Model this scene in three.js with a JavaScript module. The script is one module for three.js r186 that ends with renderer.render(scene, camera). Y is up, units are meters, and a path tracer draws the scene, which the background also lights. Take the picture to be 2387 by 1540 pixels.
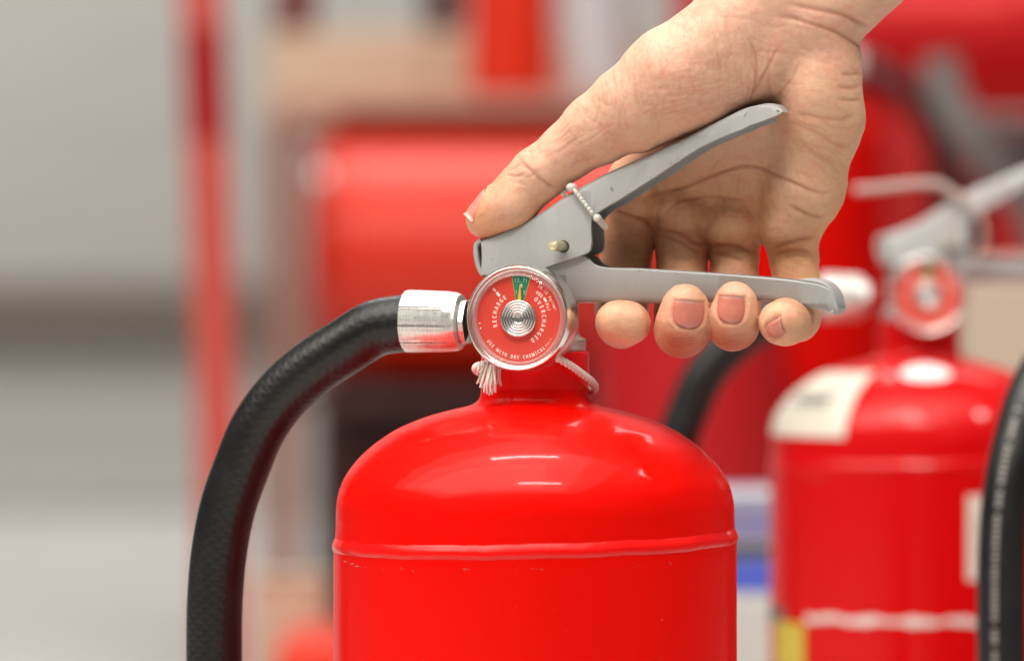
import * as THREE from 'three';
import { RoundedBoxGeometry } from 'three/addons/geometries/RoundedBoxGeometry.js';
import { mergeGeometries, toCreasedNormals } from 'three/addons/utils/BufferGeometryUtils.js';
import { ImprovedNoise } from 'three/addons/math/ImprovedNoise.js';

// ---------------------------------------------------------------- camera, light, exposure
const S = 0.000155;                       // metres per picture unit (2386 x 1540 units) in the plane of the extinguisher's axis
const CX = 1193, CY = 770, F = 1.75, EYE = 0.030, FLOOR = -0.45;
const FD = Math.hypot(F, EYE);
const scene = new THREE.Scene();
const camera = new THREE.PerspectiveCamera(2 * Math.atan((1540 * S) / 2 / FD) * 180 / Math.PI, 1024 / 660, 0.05, 60);
camera.position.set(0, EYE, F);
camera.lookAt(0, 0, 0);
camera.updateMatrixWorld(true);
camera.focus = FD - 0.024;
camera.userData.fStop = camera.getFocalLength() / 26.5;   // an aperture 26.5 mm across
const renderer = new THREE.WebGLRenderer({ antialias: true });
renderer.setSize(1024, 660);
renderer.toneMapping = THREE.LinearToneMapping;
renderer.toneMappingExposure = 1.33;
renderer.shadowMap.enabled = true;
scene.background = new THREE.Color().setRGB(0.06, 0.06, 0.063);

function lamp(name, label, pos, target, w, h, power, color = [1, 0.97, 0.92]) {
  const g = new THREE.Group(); g.name = name; scene.add(g);
  g.position.set(...pos); g.lookAt(...target);
  g.userData = { label, category: 'lamp' };
  const housing = new THREE.Mesh(new RoundedBoxGeometry(w + 0.03, h + 0.03, 0.05, 2, 0.008), new THREE.MeshStandardMaterial({ color: 0xd8d8d4, roughness: 0.6 }));
  housing.name = 'housing'; housing.position.z = -0.03; g.add(housing);
  const glow = new THREE.Mesh(new THREE.PlaneGeometry(w, h), new THREE.MeshStandardMaterial({ color: 0x111111, emissive: new THREE.Color().setRGB(...color), emissiveIntensity: Math.min(power, 4) * 0.6 }));
  glow.name = 'diffuser'; glow.position.z = -0.002; g.add(glow);
  const l = new THREE.RectAreaLight(new THREE.Color().setRGB(...color), power, w, h);
  l.name = 'light'; l.position.z = 0.002; l.lookAt(0, 0, 1); l.rotation.set(0, Math.PI, 0); g.add(l);
  return g;
}
lamp('added_light_panel', 'largest and faintest of three light panels added to stand for the bright ceiling, uppermost', [-1.5, 2.5, 0.95], [-1.5, 0, 0.95], 6.0, 3.8, 0.8, [1, 0.94, 0.84]);  // three added tiers stand for a bright ceiling; stepped sizes soften their reflection
lamp('added_light_panel_003', 'middle one of three light panels added in tiers to stand for the bright ceiling', [-1.45, 2.42, 1.0], [-1.45, 0, 1.0], 4.6, 2.8, 1.75, [1, 0.94, 0.84]);
lamp('added_light_panel_004', 'smallest and brightest of three light panels added to stand for the bright ceiling, lowest', [-1.4, 2.34, 1.05], [-1.4, 0, 1.05], 3.2, 1.8, 3.0, [1, 0.94, 0.84]);
lamp('trough_lamp', 'white trough lamp straight above the extinguishers', [-0.06, 1.06, -0.03], [-0.06, 0, -0.03], 0.45, 0.042, 66);
lamp('trough_lamp_001', 'white trough lamp under the ceiling nearer the camera', [0.05, 1.06, 0.66], [0.05, 0, 0.1], 0.44, 0.07, 52);
lamp('trough_lamp_002', 'short white trough lamp high to the right', [0.98, 1.06, -0.22], [0, 0, 0.0], 0.27, 0.14, 36);
lamp('added_light_panel_002', 'soft white light panel added above the storage rack to brighten it', [0.1, 2.4, -2.95], [0.1, 0, -3.4], 2.8, 1.2, 4.3);  // added out of view to brighten the rack and tank
lamp('added_light_panel_001', 'wide soft white light panel added to brighten the far grey wall', [-1.5, 2.6, -6.0], [-1.5, 0.2, -8.2], 4.0, 1.4, 3.0);  // unseen panel put in to light the far wall

// ---------------------------------------------------------------- helpers
const Q = camera.matrixWorld.elements, RX = new THREE.Vector3(Q[0], Q[1], Q[2]), UPV = new THREE.Vector3(Q[4], Q[5], Q[6]), FW = new THREE.Vector3(-Q[8], -Q[9], -Q[10]);
const EYEP = new THREE.Vector3(0, EYE, F);
const ray = (px, py) => FW.clone().addScaledVector(RX, (px - CX) * S / FD).addScaledVector(UPV, (CY - py) * S / FD);
function at(px, py, z = 0) { const d = ray(px, py); return EYEP.clone().addScaledVector(d, (z - F) / d.z); }
const noise = new ImprovedNoise();
let seed = 7;
const rnd = () => { seed = (seed * 1664525 + 1013904223) >>> 0; return seed / 4294967296; };
const rr = (a, b) => a + (b - a) * rnd();
const V = (x, y, z) => new THREE.Vector3(x, y, z);
const smooth = (a, b, x) => { const t = Math.min(1, Math.max(0, (x - a) / (b - a))); return t * t * (3 - 2 * t); };

const used = new Map();
function numbered(name) { const n = used.get(name) || 0; used.set(name, n + 1); return n ? name + '_' + String(n).padStart(3, '0') : name; }
function tag(o, label, category, group) { o.userData.label = label; o.userData.category = category; if (group) o.userData.group = group; return o; }
function thing(name, label, category, pos = [0, 0, 0], group) { const o = new THREE.Group(); o.name = numbered(name); o.position.set(...pos); scene.add(o); return tag(o, label, category, group); }
function part(name, geo, m, parent = scene) {
  const o = new THREE.Mesh(geo, m); o.name = parent === scene ? numbered(name) : name; o.castShadow = o.receiveShadow = true; parent.add(o); return o;
}
function struct(name, geo, m) { const o = part(name, geo, m); o.userData.kind = 'structure'; return o; }
const lin = (r, g, b) => new THREE.Color().setRGB(r, g, b);
const std = (r, g, b, roughness = 0.6, more = {}) => new THREE.MeshStandardMaterial({ color: lin(r, g, b), roughness, ...more });
const phys = (r, g, b, roughness = 0.4, more = {}) => new THREE.MeshPhysicalMaterial({ color: lin(r, g, b), roughness, ...more });

function dataTex(n, f, srgb = false, repeat = true) {
  const d = new Uint8Array(n * n * 4);
  for (let y = 0; y < n; y++) for (let x = 0; x < n; x++) { const c = f(x / n, y / n, x, y), o = (y * n + x) * 4; for (let k = 0; k < 3; k++) d[o + k] = Math.max(0, Math.min(255, Math.round(255 * (Array.isArray(c) ? c[k] : c)))); d[o + 3] = 255; }
  const t = new THREE.DataTexture(d, n, n); t.magFilter = THREE.LinearFilter; t.minFilter = THREE.LinearFilter;
  if (repeat) t.wrapS = t.wrapT = THREE.RepeatWrapping;
  if (srgb) t.colorSpace = THREE.SRGBColorSpace;
  t.needsUpdate = true; return t;
}
// tileable value noise
function tileNoise(cells, sd) {
  const g = new Float32Array(cells * cells); let s = sd >>> 0; for (let i = 0; i < g.length; i++) { s = (s * 1664525 + 1013904223) >>> 0; g[i] = s / 4294967296; }
  return (u, v) => { const x = u * cells, y = v * cells, xi = Math.floor(x), yi = Math.floor(y), fx = x - xi, fy = y - yi, sx = fx * fx * (3 - 2 * fx), sy = fy * fy * (3 - 2 * fy);
    const a = (i, j) => g[((yi + j) % cells + cells) % cells * cells + ((xi + i) % cells + cells) % cells];
    return (a(0, 0) * (1 - sx) + a(1, 0) * sx) * (1 - sy) + (a(0, 1) * (1 - sx) + a(1, 1) * sx) * sy; };
}
const n8 = tileNoise(8, 11), n16 = tileNoise(16, 12), n32 = tileNoise(32, 13), n64 = tileNoise(64, 14), n128 = tileNoise(128, 15), n256 = tileNoise(256, 16);

function smoothPath(pts, n) {                                  // resampled Catmull-Rom through [x, y] points
  const c = new THREE.CatmullRomCurve3(pts.map((p) => V(p[0], p[1], p[2] || 0)), false, 'centripetal');
  return c.getSpacedPoints(n);
}
function gridGeo(rows, closeU = false, uvScale = null) {        // rows: array of arrays of Vector3
  const pos = [], uv = [], idx = [], m = rows[0].length;
  rows.forEach((r, i) => r.forEach((p, j) => { pos.push(p.x, p.y, p.z); uv.push(uvScale ? uvScale[0] * j / (m - 1) : j / (m - 1), uvScale ? uvScale[1] * i / (rows.length - 1) : i / (rows.length - 1)); }));
  for (let i = 0; i < rows.length - 1; i++) for (let j = 0; j < m - 1; j++) { const a = i * m + j, b = a + 1, c = a + m, d = c + 1; idx.push(a, b, d, a, d, c); }
  const g = new THREE.BufferGeometry();
  g.setAttribute('position', new THREE.Float32BufferAttribute(pos, 3)); g.setAttribute('uv', new THREE.Float32BufferAttribute(uv, 2)); g.setIndex(idx); g.computeVertexNormals();
  return g;
}
function tube(points, r, seg = 64, rad = 10, uvm = null, closedEnds = true) {
  const c = new THREE.CatmullRomCurve3(points, false, 'centripetal');
  const g = new THREE.TubeGeometry(c, seg, r, rad, false);
  if (uvm) { const L = c.getLength(), u = g.attributes.uv; for (let i = 0; i < u.count; i++) u.setXY(i, u.getX(i) * L / uvm[0], u.getY(i) * uvm[1]); }
  return g;
}

// ---------------------------------------------------------------- the setting
const floorTex = dataTex(512, (u, v) => 0.78 + 0.22 * (n8(u, v) * 0.5 + n32(u, v) * 0.3 + n128(u, v) * 0.2));
const fg = new THREE.PlaneGeometry(40, 40); { const u = fg.attributes.uv; for (let i = 0; i < u.count; i++) u.setXY(i, u.getX(i) * 16, u.getY(i) * 16); }
const floor = struct('floor', fg.rotateX(-Math.PI / 2), std(0.68, 0.67, 0.65, 0.35, { map: floorTex })); floor.position.set(0, FLOOR, 0);
const wallTex = dataTex(512, (u, v) => 0.86 + 0.14 * (n8(u, v) * 0.6 + n64(u, v) * 0.4));
const wall = struct('wall', new THREE.BoxGeometry(16, 4.2, 0.2), std(0.50, 0.475, 0.445, 0.8, { map: wallTex })); wall.position.set(0, FLOOR + 2.1, -8.1);

// box whose front face covers a picture rectangle at depth z
function boxAt(x0, y0, x1, y1, z, depth, m, parent, name, r = 0.004, bottom = null) {
  const a = at(x0, y0, z), b = at(x1, y1, z); if (bottom !== null) b.y = bottom;
  const w = b.x - a.x, h = a.y - b.y;
  const o = part(name, new RoundedBoxGeometry(w, h, depth, 3, Math.min(r, w / 3, h / 3, depth / 3)), m, parent);
  o.position.set((a.x + b.x) / 2, (a.y + b.y) / 2, z - depth / 2); if (parent !== scene) o.position.sub(parent.position);
  return o;
}

// ---------------------------------------------------------------- the extinguisher
const AX = at(1247, 770, 0).x, YAW = -16 * Math.PI / 180;
const ext = thing('fire_extinguisher', 'red fire extinguisher in sharp focus, its grey lever gripped by the hand', 'fire extinguisher', [AX, FLOOR, 0], 'red fire extinguishers');
ext.rotation.y = YAW; ext.updateMatrixWorld(true);
const INV = ext.matrixWorld.clone().invert();
const eyeL = EYEP.clone().applyMatrix4(INV);
function loc(px, py, lz = 0) { const d = ray(px, py).transformDirection(INV), t = (lz - eyeL.z) / d.z; return eyeL.clone().addScaledVector(d, t); }  // on a plane of the head
function axisY(py) { return at(1247, py, 0).y - FLOOR; }

const specks = dataTex(1024, (u, v) => { const n = n256(u, v) * 0.6 + n128(v, u) * 0.4; const sp = n > 0.925 ? 1 : 0; const w = 0.94 + 0.06 * n16(u, v); return [w, w * (sp ? 1 : 1), w]; });
const peel = dataTex(512, (u, v) => 0.55 * n64(u, v) + 0.3 * n128(u, v) + 0.15 * n16(u, v));
const peelR = peel.clone(); peelR.repeat.set(6, 6);
const wave = dataTex(512, (u, v) => 0.72 * n16(u, v) + 0.2 * n8(v, u) + 0.06 * n64(u, v) + 0.02 * n256(u, v));
const roughR = dataTex(512, (u, v) => { const n = n16(u, v) * 0.5 + n64(u, v) * 0.3 + n256(u, v) * 0.2; return 0.55 + 0.5 * n; });
roughR.repeat.set(3, 3);
const RED = phys(0.74, 0.0028, 0.0005, 0.5, { specularIntensity: 0.12, clearcoat: 0.19, clearcoatRoughness: 0.10, clearcoatRoughnessMap: roughR, bumpMap: wave, bumpScale: 0.00005, roughnessMap: roughR, map: specks });
const REDN = phys(0.76, 0.003, 0.002, 0.4, { specularIntensity: 0.25, clearcoat: 0.6, clearcoatRoughness: 0.12, bumpMap: peelR, bumpScale: 0.00002 });
const greyTex = dataTex(512, (u, v) => { const n = n64(u, v) * 0.5 + n256(u, v) * 0.5; return 0.93 + 0.07 * n; });
const greyR = dataTex(512, (u, v) => 0.34 + 0.14 * n16(u, v) + 0.08 * n128(u, v));
const greyM = dataTex(512, (u, v) => { const n = 0.6 * n8(u, v) + 0.4 * n32(u, v), sc = n256(u * 0.125, v) > 0.965 ? 0.06 : 0, dk = n128(u, v) > 0.94 ? 0.12 : 0; return 0.92 + 0.08 * n + 0.4 * sc - 0.6 * dk; });
const GREY = phys(0.37, 0.37, 0.367, 0.9, { map: greyM, specularIntensity: 0.8, roughnessMap: greyR });
const chromeBump = dataTex(512, (u, v) => 0.5 * n256(u * 0.25, v) + 0.3 * n64(u, v) + 0.2 * n16(u, v));
const CHROME = std(0.80, 0.79, 0.77, 0.22, { metalness: 1, bumpMap: chromeBump, bumpScale: 0.00002 });
const aluM = dataTex(512, (u, v) => { const st = n256(u * 0.03, v), bl = n32(u, v) * 0.6 + n128(u, v) * 0.4; return 0.74 + 0.26 * st - 0.28 * smooth(0.62, 0.85, bl); });
const ALU = std(0.80, 0.79, 0.755, 0.46, { map: aluM, metalness: 1, bumpMap: chromeBump, bumpScale: 0.00005 });
const CAST = std(0.60, 0.59, 0.57, 0.38, { metalness: 1, bumpMap: chromeBump, bumpScale: 0.0002 });
const DARK = std(0.02, 0.02, 0.02, 0.7);

// body
const prof = [[127, 905], [128, 920], [133, 932], [144, 941], [160, 947], [200, 956.5], [252, 971], [296, 988], [333, 1006], [378, 1037], [407, 1063], [424, 1082], [443, 1109], [455, 1135], [463, 1168], [465, 1203], [466, 1238], [467, 1252]];
const pc = new THREE.SplineCurve(prof.map(([r, y]) => new THREE.Vector2(r * S, axisY(y))));
const lower = [[470.5, 1262], [470.5, 1300], [471, 1540], [471, 2400], [471, 3350]].map(([r, y]) => new THREE.Vector2(r * S, axisY(y)));
const YB = axisY(3350);
const bodyPts = [...pc.getSpacedPoints(90), ...lower, new THREE.Vector2(466 * S, 0.012), new THREE.Vector2(440 * S, 0.002), new THREE.Vector2(0.001, 0.002)].reverse();
const bodyGeo = new THREE.LatheGeometry(bodyPts, 160);
part('cylinder', bodyGeo, RED, ext);
// weld bead round the shoulder, a little askew and uneven
{
  const rows = [], N = 320, M = 22;
  for (let j = 0; j <= M; j++) {
    const row = [], t = j / M;
    for (let i = 0; i <= N; i++) {
      const a = i / N * Math.PI * 2, cx = Math.sin(a), cz = Math.cos(a);
      const wob = 2.4 * noise.noise(cx * 5, cz * 5, 1.3) + 1.2 * noise.noise(cx * 17, cz * 17, 4.1), th = 1 + 0.28 * noise.noise(cx * 9, cz * 9, 8.2) + 0.16 * noise.noise(cx * 30, cz * 30, 3.2);
      const shape = t < 0.72 ? Math.sin(t / 0.72 * Math.PI * 0.5) ** 0.8 : Math.cos((t - 0.72) / 0.28 * Math.PI / 2) ** 0.7;
      const wx = cx * Math.cos(YAW) + cz * Math.sin(YAW);
      const y = axisY(1236 + t * 38 + wob) + wx * 470 * S * 0.0225;
      const r = (463.5 + (t > 0.5 ? 5.5 : 5.5 * t * 2) + 4.2 * shape * th) * S;
      row.push(V(cx * r, y, cz * r));
    }
    rows.push(row);
  }
  const g = gridGeo(rows.reverse()); part('weld_seam', g, REDN, ext);
}
// collar and valve
const lathe = (pts, seg = 96) => new THREE.LatheGeometry(pts.map(([r, y]) => new THREE.Vector2(r * S, axisY(y))).reverse(), seg);
part('collar', lathe([[90, 818], [120, 818], [124, 820], [125.5, 824], [126, 900], [127, 925]]), REDN, ext);
part('valve_body', lathe([[60, 640], [100, 640], [101, 700], [102, 775], [106, 784], [117, 789], [119, 794], [119, 812], [116, 818]], 64), CAST, ext);

{ // scuffs in the paint near the weld
  const g = [], sc = (deg, py, w, h, tilt) => { const a = deg * Math.PI / 180 - YAW, r = (py < 1262 ? 467 : 471) * S + 0.00012, q = new THREE.PlaneGeometry(w, h, 2, 1); q.rotateZ(tilt); q.rotateY(a); q.translate(Math.sin(a) * r, axisY(py), Math.cos(a) * r); g.push(q); };
  for (let k = 0; k < 22; k++) { const d = rr(-70, 72); sc(d, 1296 - d * 0.16 + rr(-4, 4), rr(0.0002, 0.0011), rr(0.00008, 0.0002), rr(-0.2, 0.2)); }
  for (let k = 0; k < 15; k++) sc(rr(-75, 75), rr(1320, 1540), rr(0.0001, 0.0004), rr(0.0001, 0.0003), rnd());
  for (const [d, y] of [[-68, 1285], [-63, 1288], [-60, 1292]]) sc(d, y + 12, 0.0028, 0.0004, 0.1);
  part('paint_scuff', mergeGeometries(g), std(0.55, 0.13, 0.11, 0.6), ext).userData.kind = 'stuff';
}
// folded sheet channels
function channel(Tp, Bp, w, rb, th, n, w2 = w, bev = 0.0003) {
  // Tp: folded edge, Bp: free edge, both [lx, ly] in step; returns an open folded channel of half width w (w2 at the end)
  const T = smoothPath(Tp, n), B = smoothPath(Bp, n), rows = [];
  for (let i = 0; i <= n; i++) {
    const a = T[Math.max(0, i - 1)], b = T[Math.min(n, i + 1)], tx = b.x - a.x, ty = b.y - a.y, L = Math.hypot(tx, ty) || 1;
    let nx = -ty / L, ny = tx / L; const bx = B[i].x - T[i].x, by = B[i].y - T[i].y; if (nx * bx + ny * by < 0) { nx = -nx; ny = -ny; }
    const span = Math.max(nx * bx + ny * by, 0.0004), r = Math.min(rb, span * 0.8), hw = w + (w2 - w) * i / n;
    const row = [], arc = (rad, off, dir, base) => { for (let k = 0; k <= 6; k++) { const q = k / 6 * Math.PI / 2 * 1; const c = dir ? q : Math.PI / 2 - q; row.push([off + r - rad * Math.sin(c), base * (hw - r + rad * Math.cos(c))]); } };
    // outer: near free edge -> fold -> far free edge ; inner back again. [depth along n, lz] ; depth null = the free edge
    row.push([null, hw - 0.0009]); row.push([null, hw - bev]); row.push([-1, hw]); row.push([r + 0.0004, hw]);
    arc(r, 0, true, 1); arc(r, 0, false, -1);
    row.push([r + 0.0004, -hw]); row.push([null, -hw]); row.push([null, -hw + th]);
    const ri = Math.max(r - th, 0.0001), it = Math.min(th, span * 0.5);
    row.push([Math.max(it + ri, it), -hw + th]); row.push([it, -hw + th + ri]); row.push([it, hw - th - ri]); row.push([it + ri, hw - th]);
    row.push([null, hw - th]); row.push([null, hw - 0.0009]);
    const bl = Math.hypot(bx, by) || 1, bo = Math.min(bev, bl * 0.4) / bl; rows.push(row.map(([d, z]) => d === -1 ? V(B[i].x - bx * bo, B[i].y - by * bo, z) : d === null ? V(B[i].x, B[i].y, z) : V(T[i].x + nx * d, T[i].y + ny * d, z)));
  }
  const g = gridGeo(rows, false, [0.6, 2.5]);
  const idx = Array.from(g.index.array), m = rows[0].length;
  for (const e of [0, n]) {                                    // close the sheet's ends
    const o = e * m, outer = [], inner = [];
    for (let k = 2; k <= 19; k++) outer.push(o + k);
    const half = Math.floor(m / 2);
    const ins = [o + m - 2, o + m - 3, o + m - 4, o + m - 5, o + m - 6, o + m - 7];
    for (let k = 0; k < outer.length - 1; k++) { const t0 = ins[Math.min(5, Math.floor(k / (outer.length - 1) * 6))], t1 = ins[Math.min(5, Math.floor((k + 1) / (outer.length - 1) * 6))]; if (e) idx.push(outer[k], t0, outer[k + 1]); else idx.push(outer[k], outer[k + 1], t0); if (t0 !== t1) { if (e) idx.push(outer[k + 1], t0, t1); else idx.push(outer[k + 1], t1, t0); } }
  }
  g.setIndex(idx); g.deleteAttribute('normal');
  return toCreasedNormals(g, 0.7);
}
const HW = 0.0092;                                             // half width of the upper lever
const l2 = (lz) => ([px, py]) => { const p = loc(px, py, lz); return [p.x, p.y]; };
const upT = [[1117, 557], [1145, 547.5], [1180, 533], [1227, 513.5], [1262, 491], [1300, 466], [1325, 450], [1349, 436], [1375, 422], [1400, 408], [1447, 386.5], [1494, 365.8], [1541, 344], [1588, 323], [1635, 299], [1682, 275.7], [1729, 253], [1762, 244], [1790, 240], [1808, 243], [1818, 251], [1824, 260]];
const upB = [[1121, 642], [1160, 641], [1200, 640], [1259, 628.4], [1310, 611], [1358, 595], [1374, 586], [1378.5, 570], [1379, 512], [1395.7, 494.7], [1447, 464], [1494, 434], [1541, 404], [1588, 372], [1635, 343], [1682, 321], [1729, 302], [1752, 291.5], [1775, 283.7], [1795, 276], [1811, 269], [1823, 263.5]];
const upper = part('lever', channel(upT.map(l2(HW)), upB.map(l2(HW)), HW, 0.0030, 0.0016, 150, HW), GREY, ext);
// the folded nose strip at the front of the lever
{
  const out = smoothPath([[1118, 555.5], [1108, 561], [1102.5, 572], [1102, 590], [1104, 606], [1109, 625], [1115, 637], [1121, 645]].map(l2(HW)), 24), rows = [];
  for (let i = 0; i <= 24; i++) {
    const a = out[Math.max(0, i - 1)], b = out[Math.min(24, i + 1)], L = Math.hypot(b.x - a.x, b.y - a.y); const nx = -(b.y - a.y) / L, ny = (b.x - a.x) / L, t = 0.0016, p = out[i], w = HW - 0.0003;
    const o = (d, z) => V(p.x + nx * d, p.y + ny * d, z);
    rows.push([o(0.0003, w), o(0, w - 0.0003), o(0, -w), o(t, -w), o(t, w - 0.0003), o(t - 0.0003, w), o(0.0003, w)]);
  }
  part('lever_nose', toCreasedNormals(gridGeo(rows), 0.6), GREY, ext);
}
// the fixed carrying handle under it, folded along its lower edge
const HL = 0.0074;
const loT = [[1150, 706], [1250, 706], [1351, 706], [1440, 706.5], [1536, 707], [1630, 705], [1700, 702.5], [1775, 701.5], [1820, 706], [1857, 712], [1898, 720.5], [1925, 727], [1942, 732], [1951, 728], [1955, 720]];
const loB = [[1150, 600], [1250, 600], [1362, 595], [1388, 617.5], [1494, 626], [1590, 632], [1680, 638], [1775, 645.5], [1825, 650], [1869, 655.5], [1905, 661], [1926, 668.5], [1941, 682], [1948, 701], [1953, 717]];
part('carry_handle', channel(loT.map(l2(HL)), loB.map(l2(HL)), HL, 0.0032, 0.0015, 130, HL, 0.0006), GREY, ext);
{ // turned lip round the handle's end
  const path = smoothPath([[1862, 652], [1898, 656], [1921, 664], [1937, 682], [1944, 703], [1943, 722], [1938, 730]].map(l2(HL)), 40).map((p) => V(p.x, p.y, HL - 0.0012));
  const pts2 = path.map((p) => V(p.x, p.y, -HL + 0.0012)), rows = [];
  for (let i = 0; i < path.length; i++) {
    const a = path[Math.max(0, i - 1)], b = path[Math.min(path.length - 1, i + 1)], L = Math.hypot(b.x - a.x, b.y - a.y), nx = (b.y - a.y) / L, ny = -(b.x - a.x) / L, r = 0.0009 * Math.min(1, i / 6 + 0.25), row = [];
    for (let k = 0; k <= 16; k++) { const q = k / 16 * Math.PI * 2, s = Math.cos(q), c = Math.sin(q); row.push(V(path[i].x + nx * r * c, path[i].y + ny * r * c, (s > 0 ? HL - 0.0012 : -HL + 0.0012) + r * s)); }
    rows.push(row);
  }
  part('handle_lip', gridGeo(rows), GREY, ext);
}
// valve block between the cheeks
{ const a = loc(1160, 600, 0), b = loc(1345, 700, 0); const g = new RoundedBoxGeometry(b.x - a.x, a.y - b.y, 0.011, 2, 0.001); g.translate((a.x + b.x) / 2, (a.y + b.y) / 2, 0); part('valve_block', g, CAST, ext); }
// pin
{
  const p = loc(1311, 573, HW), g = new THREE.Group(); 
  const pin = new THREE.LatheGeometry([[0, 0.0132], [0.0013, 0.0132], [0.0017, 0.0129], [0.00185, 0.0124], [0.00185, -0.020], [0, -0.020]].map(([r, y]) => new THREE.Vector2(r, y)).reverse(), 32);
  pin.rotateX(Math.PI / 2); pin.translate(p.x, p.y, HW); part('pin', pin, std(0.62, 0.56, 0.36, 0.3, { metalness: 0.9, bumpMap: chromeBump, bumpScale: 0.0002 }), ext);
  const hole = new THREE.RingGeometry(0.0017, 0.00225, 32); hole.translate(p.x + 0.00025, p.y - 0.0002, HW + 0.0001); part('pin_hole', hole, DARK, ext);
}
// paint chips on the lever
{
  const chips = [], mk = (px, py, hw, w, h, a) => { const p = loc(px, py, hw); const sh = new THREE.Shape(); for (let k = 0; k <= 9; k++) { const q = k / 9 * Math.PI * 2, r = 0.7 + 0.5 * rnd(); const x = Math.cos(q) * w * r, y = Math.sin(q) * h * r; k ? sh.lineTo(x, y) : sh.moveTo(x, y); } const g = new THREE.ShapeGeometry(sh); g.rotateZ(a); g.translate(p.x, p.y, hw + 0.00006); chips.push(g); };
  mk(1426, 440, HW, 0.0006, 0.0009, 0.4); mk(1737, 297 - 30, HW, 0.0011, 0.0002, 0.9); mk(1813, 258, HW, 0.0006, 0.0005, 0); mk(1858, 705, HL, 0.0011, 0.0006, 0); mk(1147, 604, HW, 0.0002, 0.0005, 0.3);
  for (let k = 0; k < 7; k++) mk(rr(1150, 1370), rr(560, 610), HW, 0.0001, 0.0002, rnd() * 3);
  for (let k = 0; k < 8; k++) { const x = rr(1480, 1860); mk(x, 630 + (x - 1494) * 0.078 + rr(0.5, 3), HL, rr(0.0002, 0.0006), 0.00013, -0.06); }
  for (let k = 0; k < 6; k++) { const t = rnd(); mk(1448 + t * 140, 461 - t * 96, HW, 0.0004, 0.00015, 0.6); }
  part('paint_chip', mergeGeometries(chips), std(0.24, 0.21, 0.16, 0.6), ext).userData.kind = 'stuff';
}

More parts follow.
